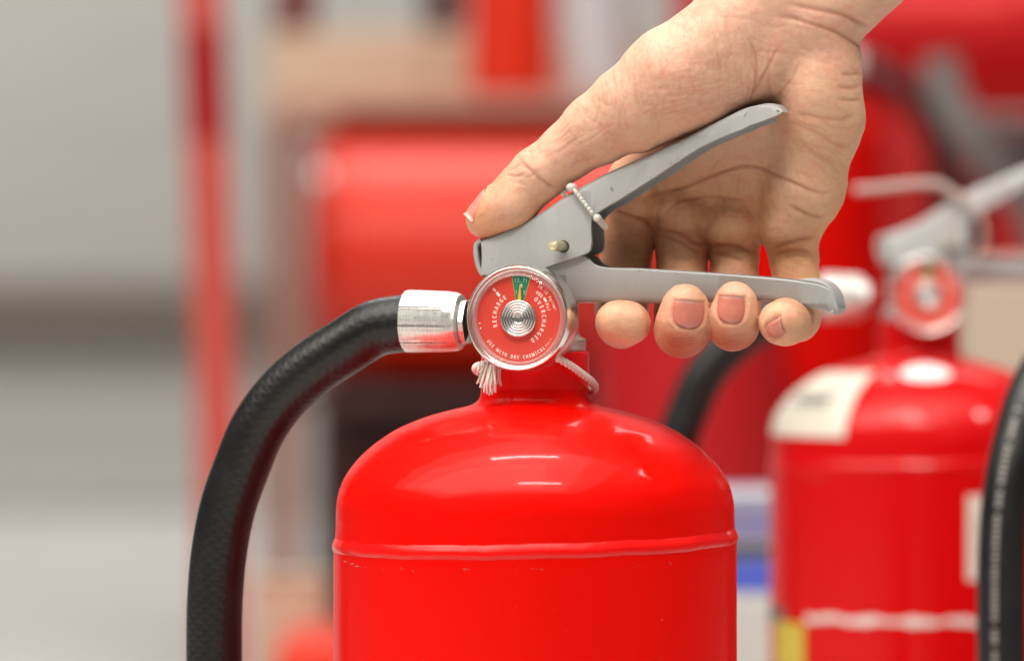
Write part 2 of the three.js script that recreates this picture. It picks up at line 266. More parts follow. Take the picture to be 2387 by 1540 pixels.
// gauge: faces along the head's own z
{
  const gc = loc(1205.5, 742, 0.0285), GR = 0.01925, z0 = 0.0285;
  const gauge = new THREE.Group(); gauge.name = 'pressure_gauge'; gauge.position.set(gc.x, gc.y, 0); ext.add(gauge);
  const lz = (pts, seg = 96) => { const g = new THREE.LatheGeometry(pts.map(([r, z]) => new THREE.Vector2(r, z)), seg); g.rotateX(Math.PI / 2); return g; };
  part('bezel', lz([[0.006, 0.008], [0.010, 0.012], [0.0165, 0.0135], [0.0185, 0.0145], [GR, 0.0165], [GR + 0.0001, 0.0255], [GR - 0.0002, 0.0275], [GR - 0.0007, 0.0287], [GR - 0.0011, 0.0290], [GR - 0.0014, 0.0287], [GR - 0.0016, 0.0280], [GR - 0.0016, 0.0264], [0.0148, 0.0262], [0.0001, 0.0262]]), CHROME, gauge);
  // dial print
  const N = 1024, cv = document.createElement('canvas'); cv.width = cv.height = N; const x = cv.getContext('2d');
  x.fillStyle = '#d8402f'; x.fillRect(0, 0, N, N);
  const R = N / 2 * 0.0152 / 0.0175, D2 = Math.PI / 180;
  x.save(); x.translate(N / 2, N / 2);
  const wedge = (a0, a1, r0, r1, c) => { x.fillStyle = c; x.beginPath(); x.arc(0, 0, r1 * R, (a0 - 90) * D2, (a1 - 90) * D2); x.arc(0, 0, r0 * R, (a1 - 90) * D2, (a0 - 90) * D2, true); x.closePath(); x.fill(); };
  wedge(-10.5, 16.5, 0.40, 0.985, '#c9b64a'); wedge(-9.6, 15.6, 0.38, 1.0, '#1b8060');
  const arc = (s, r, a0, a1, size, inward = false, sx = 0.78, font = 'bold ', c = '#f4ece2') => { x.font = font + Math.round(size * R) + 'px sans-serif'; x.fillStyle = c; x.textAlign = 'center'; x.textBaseline = 'middle'; [...s].forEach((ch, i) => { const a = a0 + (a1 - a0) * (s.length > 1 ? i / (s.length - 1) : 0); x.save(); x.rotate(a * D2); x.translate(0, -r * R); if (inward) x.rotate(Math.PI); x.scale(sx, 1); x.fillText(ch, 0, 0); x.restore(); }); };
  const bar = (a, r, w, h, c = '#f2eee6') => { x.save(); x.rotate(a * D2); x.translate(0, -r * R); x.fillStyle = c; x.fillRect(-w * R / 2, -h * R / 2, w * R, h * R); x.restore(); };
  arc('RECHARGE', 0.60, -107, -36, 0.145); arc('OVERCHARGED', 0.61, 43, 147, 0.145);
  arc('0', 0.90, -42, -42, 0.13); bar(-42, 0.76, 0.06, 0.12);
  arc('400', 0.755, 36, 46, 0.115); bar(55.5, 0.77, 0.11, 0.055); arc('Psi', 0.755, 64, 74, 0.115);
  arc('28.12 Kg/cm²', 0.90, 33, 76, 0.09);
  arc('13.71', 0.895, -5.5, 11.5, 0.125, false, 0.8, '', '#d6e8dc'); bar(3.5, 0.765, 0.062, 0.085, '#e8efe9'); arc('195', 0.615, -6, 12, 0.125, false, 0.8, '', '#d6e8dc'); bar(3.5, 0.49, 0.06, 0.06, '#e8efe9');
  arc('USE WITH DRY CHEMICAL', 0.915, -126, -221, 0.115, true); arc('ONLY', 0.915, -226, -238, 0.06, true);
  bar(-97, 0.97, 0.03, 0.04); bar(-104, 0.97, 0.03, 0.04);
  x.restore();
  const dt = new THREE.CanvasTexture(cv); dt.colorSpace = THREE.SRGBColorSpace;
  const disc = new THREE.CircleGeometry(0.0175, 96); disc.translate(0, 0, 0.02635); part('dial', disc, std(1, 1, 1, 0.5, { map: dt }), gauge);
  // needle
  const ns = new THREE.Shape(); ns.moveTo(-0.0008, 0.004); ns.lineTo(-0.00005, 0.0122); ns.lineTo(0.0001, 0.0122); ns.lineTo(0.0008, 0.004); ns.closePath();
  const ng = new THREE.ExtrudeGeometry(ns, { depth: 0.0003, bevelEnabled: true, bevelSize: 0.0001, bevelThickness: 0.0001, bevelSegments: 1 }); ng.rotateZ(-0.05); ng.translate(0, 0, 0.0268); part('needle', ng, std(0.72, 0.44, 0.03, 0.45), gauge);
  // ringed spring cap in the middle
  const rings = [[0.0066, 0.0264]], q = 5;
  rings.push([0.0066, 0.0275]);
  for (let k = 0; k < q; k++) { const ro = 0.0066 - k * 0.00098; for (let j = 0; j <= 8; j++) { const a = j / 8 * Math.PI; rings.push([ro - 0.00049 + Math.cos(a) * 0.00047, 0.0275 + Math.sin(a) * 0.00042]); } }
  rings.push([0.0017, 0.0271], [0.0014, 0.0270], [0.0001, 0.0270]);
  part('spring_cap', lz(rings, 72), std(0.78, 0.76, 0.74, 0.24, { metalness: 1 }), gauge);
  const curl = []; for (let i = 0; i <= 20; i++) { const a = -0.6 + i / 20 * 4.6; curl.push(V(Math.cos(a) * 0.0006, Math.sin(a) * 0.0006, 0.0273)); } part('spring_end', tube(curl, 0.00017, 24, 6), CHROME, gauge);
  // clear cover, stepped near its rim
  part('lens', lz([[0.0175, 0.0281], [0.0171, 0.0285], [0.0166, 0.0286], [0.0161, 0.0287], [0.0158, 0.0289], [0.0153, 0.0293], [0.0150, 0.0295], [0.0146, 0.0294], [0.0143, 0.0296], [0.011, 0.0298], [0.006, 0.02995], [0.0001, 0.0300]]),
    phys(0.97, 0.97, 0.97, 0.04, { transmission: 1, thickness: 0, ior: 1.45 }), gauge);
  part('lens_rim', lz([[0.0153, 0.0266], [0.0154, 0.0274], [0.0158, 0.0280], [0.0163, 0.0281], [0.0168, 0.0279], [0.0174, 0.0272]]), phys(0.92, 0.86, 0.84, 0.12, { transmission: 0.8, thickness: 0, ior: 1.5 }), gauge);
}

// hose coupling and hose
const hoseC = [[934, 754.5], [876, 764.5], [804.5, 807], [723, 861], [658, 919.3], [601, 997.5], [563, 1085.5], [530, 1181], [510, 1282.5], [500, 1398], [498, 1540], [500, 1700], [512, 1900], [540, 2150]];
{
  const y = loc(1000, 748, 0).y, x1 = loc(1080, 748, 0).x, x0 = loc(932, 748, 0).x, k = (p) => loc(p, 748, 0).x;
  const rows = [], seg = 300, prof = [[1092, 50], [1092, 52], [1081, 52.5], [1080.5, 50], [1080, 51], [1079, 58], [1074, 64.5], [1062, 68.8], [1040, 70.5], [1010, 71.2], [980, 72], [950, 72.5], [947, 71.5], [946, 66], [950, 62]];
  for (const [px, r] of prof) {
    const row = [];
    for (let i = 0; i <= seg; i++) {
      const a = i / seg * Math.PI * 2; let R = r * S;
      if (r > 55 && px < 1062) { const f = Math.abs(((a * 10 / Math.PI / 2 + 0.22) % 1) - 0.5) * 2; R *= 1 - 0.055 * smooth(0.90, 0.97, f) + 0.018 * (smooth(0.55, 0.88, f) - smooth(0.88, 0.93, f)); }
      if (r > 45 && px > 1080.8) { const f = Math.cos(a * 6); R *= 1 + 0.04 * f; }
      row.push(V(k(px), y + R * Math.sin(a) - (px - 1000) * 0 , R * Math.cos(a)));
    }
    rows.push(row);
  }
  const g = toCreasedNormals(gridGeo(rows, false, [3, 1]), 0.5);
  g.translate(-x0, -y, 0); g.rotateZ(-0.012); g.translate(x0, y, 0);
  part('hose_coupling', g, ALU, ext);
  const plane = [];
  for (const [i, [px, py]] of hoseC.entries()) plane.push(loc(px, py, 0));
  const p0 = plane[0].clone(); plane.unshift(V(p0.x + 0.006, p0.y + 0.0006, 0));
  const hb = dataTex(512, (u, v) => { const a = Math.sin((u * 34 + v * 12) * 2 * Math.PI), b = Math.sin((u * 34 - v * 12) * 2 * Math.PI); return 0.5 + 0.34 * Math.max(a, b) * (0.4 + 0.6 * n16(u, v)) + 0.16 * (n32(u, v) - 0.5); });
  const hr = dataTex(512, (u, v) => 0.5 + 0.22 * n16(u, v) + 0.06 * n64(u, v));
  part('hose', tube(plane, 67 * S, 160, 48, [0.14, 1]), phys(0.0055, 0.0058, 0.0058, 0.62, { bumpMap: hb, bumpScale: 0.00016, roughnessMap: hr, specularIntensity: 0.9 }), ext);
}

// ---------------------------------------------------------------- seal tie on the lever
const tieMat = phys(0.80, 0.79, 0.73, 0.35, { transmission: 0.35, thickness: 0, ior: 1.45 });
function sealTie(label) {
  const t = thing('seal_tie', label, 'cable tie');
  const toW = (px, py, lz) => loc(px, py, lz).applyMatrix4(ext.matrixWorld);
  const zf = HW + 0.0011, a = toW(1327, 437, HW * 0.2), pts = [a, toW(1330, 434, HW * 0.8), toW(1340, 444, zf), toW(1352, 459, zf), toW(1366, 478, zf), toW(1380, 496, zf), toW(1391, 507, HW * 0.9), toW(1402, 518, HW * 0.2), toW(1405, 524, -HW * 0.8)];
  part('strap', tube(pts, 0.0007, 60, 8), tieMat, t);
  const beads = []; for (let k = 0; k < 7; k++) { const f = k / 6, p = toW(1343 + f * 36, 448 + f * 47, zf + 0.0002), s = new THREE.OctahedronGeometry(0.00125, 1); s.scale(1, 0.75, 0.9); s.rotateZ(-0.9); s.translate(p.x, p.y, p.z); beads.push(s); }
  for (const b of beads) part('bead', b, tieMat, t);
  part('back_loop', tube([pts[0], toW(1323, 440, 0), toW(1312, 449, -HW * 0.6), toW(1316, 455, -HW * 1.2), toW(1360, 500, -HW * 1.2), toW(1398, 525, -HW), pts[8]], 0.00085, 40, 8), tieMat, t);
  const h1 = new THREE.SphereGeometry(0.0015, 16, 12), q = toW(1392, 508, zf); h1.translate(q.x, q.y, q.z); part('knob', h1, tieMat, t);
  part('catch', tube([q.clone(), toW(1402, 519, zf - 0.003), toW(1411, 529, zf - 0.006)], 0.0013, 8, 10), tieMat, t);
  const h2 = new THREE.SphereGeometry(0.0017, 16, 12), q2 = toW(1332, 436, HW); h2.scale(1.2, 0.9, 1); h2.translate(q2.x, q2.y, q2.z); part('knob', h2, tieMat, t);
  return t;
}
sealTie('knobbly translucent plastic tie wrapped round the gripped grey lever');

// ---------------------------------------------------------------- cotton cord round the neck
{
  const t = thing('cotton_cord', 'white twisted cotton cord tied round the red neck below the gauge', 'cord');
  const cot = std(0.74, 0.70, 0.65, 0.95), base = [];
  const nr = 128 * S, cyl = (deg, py, r = nr) => { const a = deg * Math.PI / 180; return V(AX + Math.sin(a) * r, at(1247, py, 0).y, Math.cos(a) * r); };
  const path = new THREE.CatmullRomCurve3([at(1212, 800, 0.017), at(1250, 818, 0.021), at(1292, 832, 0.023), at(1325, 849, 0.020), at(1352, 868, 0.015), at(1374, 885, 0.011), at(1386, 898, 0.006), at(1384, 909, 0.001), at(1366, 911, -0.006), at(1330, 905, -0.016), at(1250, 895, -0.021), at(1170, 880, -0.018), at(1118, 868, -0.006), at(1108, 858, 0.004), at(1118, 851, 0.012), at(1140, 846, 0.016)], false, 'centripetal');
  const L = path.getLength(), n = 420, fr = path.computeFrenetFrames(n, false);
  for (let s = 0; s < 3; s++) {
    const pts = [];
    for (let i = 0; i <= n; i++) { const p = path.getPointAt(i / n), a = i / n * L / 0.0062 * Math.PI * 2 + s * Math.PI * 2 / 3; pts.push(p.addScaledVector(fr.normals[i], Math.cos(a) * 0.00068).addScaledVector(fr.binormals[i], Math.sin(a) * 0.00068)); }
    part('cord_strand', tube(pts, 0.00078, 500, 7), cot, t);
  }
  const tass = [[1120, 852, 1112, 872], [1128, 850, 1118, 868], [1132, 852, 1116, 893], [1136, 856, 1120, 903], [1138, 852, 1126, 905], [1143, 856, 1128, 914], [1146, 858, 1135, 917], [1149, 860, 1140, 921], [1152, 862, 1146, 919], [1155, 862, 1150, 905], [1159, 864, 1158, 896], [1164, 866, 1167, 899], [1147, 856, 1143, 912], [1126, 850, 1112, 894], [1150, 860, 1154, 914]];
  for (const [x0, y0, x1, y1] of tass) {
    const z = rr(0.017, 0.0225), mx = (x0 + x1) / 2 + rr(-5, 5), my = (y0 + y1) / 2;
    part('cord_end', tube([at(x0 + rr(-2, 2), y0 - 8, z), at(mx, my, z + 0.001), at(x1 + (x1 - mx) * 0.1, y1, z + rr(-0.001, 0.001))], rr(0.00030, 0.00052), 14, 7), cot, t);
  }
}

// ---------------------------------------------------------------- the hand
const skinBump = dataTex(1024, (u, v) => { const w = n32(u, v); const a = Math.abs(Math.sin((u * 60 + v * 22 + w * 0.7) * 6.283)), b = Math.abs(Math.sin((v * 64 - u * 26 + n16(v, u) * 0.9) * 6.283)); return 0.35 + 0.3 * Math.min(a, b) ** 0.5 + 0.3 * n256(u, v) + 0.12 * n128(u, v); });
const skinMap = dataTex(1024, (u, v) => { const m = 0.5 * n64(u, v) + 0.5 * n32(v, u), f = n256(u, v); const a = 0.955 + 0.045 * f - 0.03 * (1 - m); return [a, a - 0.11 * smooth(0.42, 0.8, m) - 0.02 * f, a - 0.11 * smooth(0.42, 0.8, m)]; }, false);
const person = thing('person', "person's bare right hand squeezing the grey lever with thumb on top", 'person');
{
  const P = (px, py, z) => at(px, py, z / 1000).multiplyScalar(1000);
  const cone = (a, b, ra, rb) => { const d = b.clone().sub(a); return { a, d, l2: d.lengthSq(), ra, rb }; };
  const chain = (...pts) => { const o = []; for (let i = 0; i + 1 < pts.length; i++) o.push(cone(P(pts[i][0], pts[i][1], pts[i][2]), P(pts[i + 1][0], pts[i + 1][1], pts[i + 1][2]), pts[i][3], pts[i + 1][3])); return o; };
  const dc = (c, x, y, z) => { const px = x - c.a.x, py = y - c.a.y, pz = z - c.a.z; let t = (px * c.d.x + py * c.d.y + pz * c.d.z) / (c.l2 || 1); t = t < 0 ? 0 : t > 1 ? 1 : t; const qx = px - c.d.x * t, qy = py - c.d.y * t, qz = pz - c.d.z * t; return Math.sqrt(qx * qx + qy * qy + qz * qz) - (c.ra + (c.rb - c.ra) * t); };
  const smin = (a, b, k) => { const h = Math.max(k - Math.abs(a - b), 0) / k; return Math.min(a, b) - h * h * k * 0.25; };
  const ell = (px, py, z, rx, ry, rz) => ({ c: P(px, py, z), rx, ry, rz });
  const de = (e, x, y, z) => { const a = (x - e.c.x) / e.rx, b = (y - e.c.y) / e.ry, c = (z - e.c.z) / e.rz, k = Math.sqrt(a * a + b * b + c * c), a2 = a / e.rx, b2 = b / e.ry, c2 = c / e.rz, k2 = Math.sqrt(a2 * a2 + b2 * b2 + c2 * c2); return k2 < 1e-9 ? -Math.min(e.rx, e.ry, e.rz) : k * (k - 1) / k2; };
  // forearm, palm bones, heel, thumb base
  const palm = [
    ...chain([1752, 12, 14, 18.5], [2170, -390, 8, 20]), ...chain([1872, 55, 14, 18], [2300, -350, 8, 20]),
    ...chain([1780, 130, 6, 15], [1490, 425, -19, 11.5]), ...chain([1800, 140, 4, 15], [1592, 478, -16, 11.5]),
    ...chain([1850, 140, 5, 15], [1708, 505, -12, 11.5]), ...chain([1890, 150, 9, 14], [1835, 520, -4, 10.5]),
    ...chain([1922, 165, 15, 13.6], [1918, 280, 13, 13.6], [1882, 440, 5, 12.2], [1848, 535, 1, 9.8]),
  ];
  const thumb = [
    ...chain([1712, 82, 17, 18], [1566, 184, 18, 17.8], [1470, 250, 15, 14.4], [1394, 300, 10, 12.4]),
    ...chain([1780, 134, 19, 13], [1630, 208, 18.5, 12.4], [1494, 281, 14.5, 11]),
    ...chain([1394, 300, 10, 12.4], [1323, 353, 6, 9.7], [1256, 405, 4, 9.4]),
    ...chain([1256, 405, 4, 9.4], [1211, 448, 3, 8.5], [1167, 485, 2, 7.8], [1130, 511, 1, 6.9]),
  ];
  const thumbPad = ell(1190, 482, 4, 9.5, 7.2, 8.6);
  const pads = [ell(1478, 470, -9, 9.5, 8.5, 9), ell(1592, 503, -6.5, 9.6, 8.5, 9), ell(1705, 530, -3, 9.6, 8.4, 9), ell(1838, 520, 2, 9.4, 8.6, 9.2), ell(1905, 215, 18, 14, 17, 13.5)];
  const fingers = [
    [...chain([1482, 440, -18, 11], [1462, 560, -15, 9.6], [1450, 715, -10.5, 9.5], [1449, 752, 5, 8.8], [1438, 751, 22, 7.3], [1439, 750, 29.5, 6.9]), ...chain([1452, 754, 10, 8.0], [1466, 753, 22, 7.2], [1467, 754, 29, 6.7])],
    chain([1594, 480, -15, 11.2], [1590, 570, -11, 9.4], [1588, 720, -5, 9.6], [1588, 763, 10, 9.6], [1590, 768, 26, 9.7], [1593, 746, 31, 9.3], [1597, 716, 31.8, 8.3]),
    chain([1710, 510, -13, 11.0], [1712, 590, -9, 8.7], [1712, 720, -2.5, 9], [1710, 757, 14, 8.9], [1709, 758, 30, 8.8], [1710, 738, 34.5, 8.3], [1714, 706, 34.8, 7.6]),
    chain([1836, 520, -5, 10.4], [1850, 600, -3, 8.7], [1862, 700, 1.5, 8.4], [1856, 742, 14, 8.3], [1832, 750, 32, 8.1], [1820, 752, 39, 7.9]),
  ];
  function base(x, y, z) {
    let d = 1e9;
    for (const c of palm) d = smin(d, dc(c, x, y, z), 7);
    let t = 1e9; for (const c of thumb) t = smin(t, dc(c, x, y, z), 4);
    t = smin(t, de(thumbPad, x, y, z), 3);
    d = smin(d, t, 6);
    for (const e of pads) d = smin(d, de(e, x, y, z), 3.5);
    let f = 1e9;
    for (const ch of fingers) { let q = 1e9; for (const c of ch) { const v = dc(c, x, y, z); q = q > 1e8 ? v : smin(q, v, 2.2); } f = f > 1e8 ? q : smin(f, q, 0.5); }
    return smin(d, f, 2.2);
  }
  // creases drawn on the palm side: [depth mm, width mm, redness, points]
  const lines = [
    [0.7, 0.6, 1, [1505, 466, 1543, 446, 1597, 435, 1638, 419, 1693, 397, 1739, 386, 1783, 394.5, 1800, 405.5, 1843, 424.6, 1884, 443.7, 1920, 452, 1944, 441]],
    [0.5, 0.7, 0.8, [1543, 515, 1559, 490, 1584, 468, 1625, 460, 1666, 457, 1707, 463, 1748, 466]],
    [0.5, 0.7, 0.8, [1838, 479, 1871, 496, 1898, 504, 1923, 507]],
    [0.85, 0.8, 1, [1425, 485, 1436, 490, 1469, 504, 1507, 515, 1529, 534]],
    [0.85, 0.8, 1, [1543, 534, 1570, 542, 1597, 550, 1625, 567, 1652, 570]], [0.45, 0.8, 0.7, [1548, 548, 1578, 561, 1611, 578, 1638, 594]],
    [0.85, 0.8, 1, [1660, 572, 1693, 572, 1734, 580, 1767, 594]], [0.45, 0.8, 0.7, [1663, 589, 1693, 595, 1740, 610]],
    [0.7, 0.9, 0.9, [1796, 580, 1830, 569, 1871, 558, 1901, 553]], [0.4, 0.7, 0.7, [1802, 594, 1843, 585, 1871, 583, 1895, 589]],
    [0.22, 0.5, 0.6, [1726, 400, 1722, 430, 1723, 457]], [0.2, 0.5, 0.5, [1679, 367, 1665, 390, 1652, 408]], [0.2, 0.6, 0.5, [1560, 450, 1600, 425, 1650, 408]],
    [0.35, 0.55, 0.8, [1741, 87, 1760, 125, 1763, 172, 1757, 219, 1748, 240]], [0.35, 0.55, 0.8, [1813, 112, 1791, 156, 1770, 194, 1754, 231]],
    [0.25, 0.5, 0.6, [1791, 112, 1793, 156, 1795, 200, 1804, 231]], [0.25, 0.5, 0.6, [1866, 140, 1845, 187, 1807, 228]],
    [0.7, 0.8, 0.8, [1804, 37, 1851, 44, 1898, 59, 1944, 72, 1982, 91, 2030, 110]], [0.7, 0.9, 0.8, [1835, 9, 1898, 22, 1960, 34, 1998, 47, 2045, 66]],
    [0.25, 0.5, 0.6, [1695, 15, 1694, 62, 1696, 112]], [0.25, 0.5, 0.6, [1654, 47, 1667, 103, 1679, 175]],
    [0.45, 0.7, 0.6, [1962, 172, 1985, 173, 2012, 169]], [0.45, 0.7, 0.6, [1955, 231, 1980, 234, 2010, 231]], [0.35, 0.7, 0.5, [1950, 203, 1980, 205, 2010, 200]],
    [0.35, 0.8, 0.5, [1835, 281, 1898, 312, 1944, 340, 1985, 343]], [0.35, 0.8, 0.5, [1851, 265, 1913, 275, 1960, 278, 1997, 268]], [0.3, 0.8, 0.5, [1860, 330, 1900, 365, 1950, 385]],
    [0.5, 0.55, 0.9, [1207, 358, 1216, 377, 1241, 401, 1265, 422, 1297, 440]], [0.5, 0.6, 0.8, [1178, 404, 1198, 410, 1223, 407]], [0.3, 0.5, 0.6, [1185, 398, 1205, 388, 1214, 378]],
    [0.25, 0.5, 0.5, [1228, 340, 1236, 358, 1240, 380]], [0.22, 0.5, 0.5, [1250, 328, 1254, 345, 1262, 362]], [0.25, 0.5, 0.4, [1222, 412, 1240, 410, 1256, 396]],
    [0.25, 0.5, 0.4, [1392, 205, 1395, 259, 1386, 295]], [0.22, 0.5, 0.4, [1431, 160, 1438, 252, 1450, 289]], [0.22, 0.5, 0.4, [1446, 140, 1446, 228, 1450, 289]], [0.22, 0.5, 0.4, [1410, 180, 1408, 240, 1415, 290]],
    [0.2, 0.5, 0.4, [1475, 125, 1478, 190, 1490, 260]], [0.2, 0.5, 0.4, [1510, 100, 1505, 160, 1500, 200]],
  ];
  for (const [x, y, w] of [[1590, 788, 44], [1590, 797, 40], [1588, 806, 32], [1709, 781, 36], [1709, 790, 32], [1709, 799, 26]]) lines.push([0.2, 0.45, 0.55, [x - w, y - 5, x - w * 0.4, y + 1 + rr(-2, 2), x + w * 0.4, y + rr(-2, 2), x + w, y - 6]]);
  const fine = (x0, y0, x1, y1, n, ang, len, dep) => { for (let k = 0; k < n; k++) { const x = rr(x0, x1), y = rr(y0, y1), a = ang + rr(-0.35, 0.35), l = len * rr(0.5, 1.2), c = Math.cos(a), s = Math.sin(a); lines.push([dep * rr(0.5, 1.3), 0.36, 0.34, [x - c * l, y - s * l, x + rr(-4, 4), y + rr(-4, 4), x + c * l, y + s * l]]); } };
  fine(1400, 130, 1560, 280, 60, 1.5, 40, 0.13); fine(1560, 40, 1760, 220, 60, 1.35, 40, 0.12); fine(1500, 180, 1720, 290, 50, -0.2, 34, 0.09); fine(1560, 20, 1780, 200, 40, 0.2, 30, 0.08); fine(1290, 300, 1420, 380, 26, -0.55, 26, 0.12); fine(1330, 230, 1430, 330, 22, 0.9, 20, 0.12);
  fine(1760, 30, 1980, 220, 46, 0.3, 36, 0.12); fine(1850, 260, 1970, 420, 26, 0.5, 34, 0.13); fine(1540, 400, 1860, 520, 44, 1.2, 24, 0.13); fine(1540, 400, 1860, 560, 36, 0.1, 20, 0.1); fine(1430, 540, 1640, 620, 30, 0.1, 16, 0.1); fine(1660, 590, 1890, 640, 26, 0.1, 14, 0.1); fine(1190, 350, 1260, 430, 18, 0.4, 14, 0.14);
  for (let k = 0; k < 9; k++) { const y = 738 + k * 6.2, b = 5 + k * 0.6; lines.push([0.07, 0.32, 0.1, [1405 + k * 2, y + 7, 1440, y - b * 0.3, 1475, y, 1503 - k, y + 9]]); }
  const segs = [];
  for (const [dep, w, red, pts] of lines) {
    const v = []; for (let i = 0; i < pts.length; i += 2) { const p = P(pts[i], pts[i + 1], pts[i + 1] > 690 ? 36 : pts[i] < 1330 ? 10 : pts[i + 1] < 300 ? 30 : 10); v.push(V(p.x, p.y, 0)); }
    const c = new THREE.CatmullRomCurve3(v, false, 'centripetal'), n = Math.max(6, Math.round(c.getLength() / 2.2)), q = c.getSpacedPoints(n);
    const bb = [1e9, 1e9, -1e9, -1e9]; q.forEach((p) => { bb[0] = Math.min(bb[0], p.x); bb[1] = Math.min(bb[1], p.y); bb[2] = Math.max(bb[2], p.x); bb[3] = Math.max(bb[3], p.y); });
    segs.push({ dep, w, red, q, bb, back: pts[1] > 690 ? 20 : -100 });
  }
  // surface nets, evaluated in blocks near the surface only
  const h = 0.62, lo = [-26, -16, -32], hi = [172, 176, 54], nx = Math.ceil((hi[0] - lo[0]) / h / 8) * 8, ny = Math.ceil((hi[1] - lo[1]) / h / 8) * 8, nz = Math.ceil((hi[2] - lo[2]) / h / 8) * 8;
  const X1 = nx + 1, Y1 = ny + 1, field = new Float32Array(X1 * Y1 * (nz + 1)).fill(NaN), id = (i, j, k) => (k * Y1 + j) * X1 + i, B = 8, active = [];
  for (let k = 0; k < nz; k += B) for (let j = 0; j < ny; j += B) for (let i = 0; i < nx; i += B) {
    const d = base(lo[0] + (i + B / 2) * h, lo[1] + (j + B / 2) * h, lo[2] + (k + B / 2) * h);
    if (Math.abs(d) < B * h * 0.9 + 1.6) active.push([i, j, k]);
  }
  for (const [i0, j0, k0] of active) for (let k = k0; k <= k0 + B; k++) for (let j = j0; j <= j0 + B; j++) for (let i = i0; i <= i0 + B; i++) { const q = id(i, j, k); if (field[q] !== field[q]) field[q] = base(lo[0] + i * h, lo[1] + j * h, lo[2] + k * h); }
  const vid = new Map(), pos = [], idx = [];
  const cellV = (i, j, k) => {
    const key = id(i, j, k); let v = vid.get(key); if (v !== undefined) return v;
    let sx = 0, sy = 0, sz = 0, n = 0;
    for (let e = 0; e < 12; e++) {
      const ax = e >> 2, b0 = e & 1, b1 = (e >> 1) & 1, a = ax === 0 ? [0, b0, b1] : ax === 1 ? [b0, 0, b1] : [b0, b1, 0], b = a.slice(); b[ax] = 1;
      const fa = field[id(i + a[0], j + a[1], k + a[2])], fb = field[id(i + b[0], j + b[1], k + b[2])];
      if ((fa < 0) !== (fb < 0)) { const t = fa / (fa - fb); sx += a[0] + (b[0] - a[0]) * t; sy += a[1] + (b[1] - a[1]) * t; sz += a[2] + (b[2] - a[2]) * t; n++; }
    }
    if (!n) return -1;
    v = pos.length / 3; pos.push(lo[0] + (i + sx / n) * h, lo[1] + (j + sy / n) * h, lo[2] + (k + sz / n) * h); vid.set(key, v); return v;
  };
  for (const [i0, j0, k0] of active) for (let k = k0; k < k0 + B; k++) for (let j = j0; j < j0 + B; j++) for (let i = i0; i < i0 + B; i++) {
    if (!i || !j || !k) continue;
    const f0 = field[id(i, j, k)];
    const quad = (f1, a, b, c, d) => { if ((f0 < 0) === (f1 < 0) || f1 !== f1) return; const v = [cellV(...a), cellV(...b), cellV(...c), cellV(...d)]; if (v.includes(-1)) return; if (f0 < 0) idx.push(v[0], v[1], v[2], v[0], v[2], v[3]); else idx.push(v[0], v[2], v[1], v[0], v[3], v[2]); };
    quad(field[id(i + 1, j, k)], [i, j - 1, k - 1], [i, j, k - 1], [i, j, k], [i, j - 1, k]);
    quad(field[id(i, j + 1, k)], [i - 1, j, k - 1], [i - 1, j, k], [i, j, k], [i, j, k - 1]);
    quad(field[id(i, j, k + 1)], [i - 1, j - 1, k], [i, j - 1, k], [i, j, k], [i - 1, j, k]);
  }
  const grad = (x, y, z) => { const e = 0.25; const v = V(base(x + e, y, z) - base(x - e, y, z), base(x, y + e, z) - base(x, y - e, z), base(x, y, z + e) - base(x, y, z - e)); return v.normalize(); };
  // nails: a frame each; centre, along (to the tip), out, half width, length
  const nails = [
    { c: [1605, 738, 46], along: V(0.10, 1, 0.10), out: V(-0.02, -0.08, 1), hw: 5.6, len: 9.2, free: 0.5, tilt: 0.25 },
    { c: [1706, 727, 48], along: V(0.06, 1, 0.10), out: V(0.0, -0.08, 1), hw: 4.8, len: 9.2, free: 0.5, tilt: 0.25 },
    { c: [1803, 772, 46], along: V(0.75, 0.15, 0.6), out: V(-0.30, -0.72, 0.62), hw: 2.6, len: 6.0, free: 0.2, tilt: 0.1 },
    { c: [1118, 478, 1.5], along: V(-0.80, -0.60, 0.0), out: V(-0.60, 0.79, -0.06), hw: 5.0, len: 10.5, free: 1.4, tilt: 0.5, tone: 1.35 },
  ];
  const nailShape = (v) => v < 0.55 ? 0.42 + 0.58 * Math.pow(Math.max(0, 1 - Math.pow((0.55 - v) / 0.55, 2.4)), 0.5) : 1 - 0.05 * smooth(0.7, 1, v);
  for (const n of nails) {
    n.c = P(...n.c); n.out.normalize(); n.along.addScaledVector(n.out, -n.along.dot(n.out)).normalize(); n.side = n.along.clone().cross(n.out);
    n.hit = (u, v) => { const p = n.c.clone().addScaledVector(n.side, u).addScaledVector(n.along, v).addScaledVector(n.out, 14); let t = 0; for (let k = 0; k < 60; k++) { const d = base(p.x, p.y, p.z); if (d < 0.02) break; p.addScaledVector(n.out, -d * 0.9); t += d; if (t > 34) break; } return p; };
    n.mid = n.hit(0, 0);
  }
  const nv = pos.length / 3, col = new Float32Array(nv * 3), uv = new Float32Array(nv * 2), disp = new Float32Array(nv), nor = new Float32Array(nv * 3);
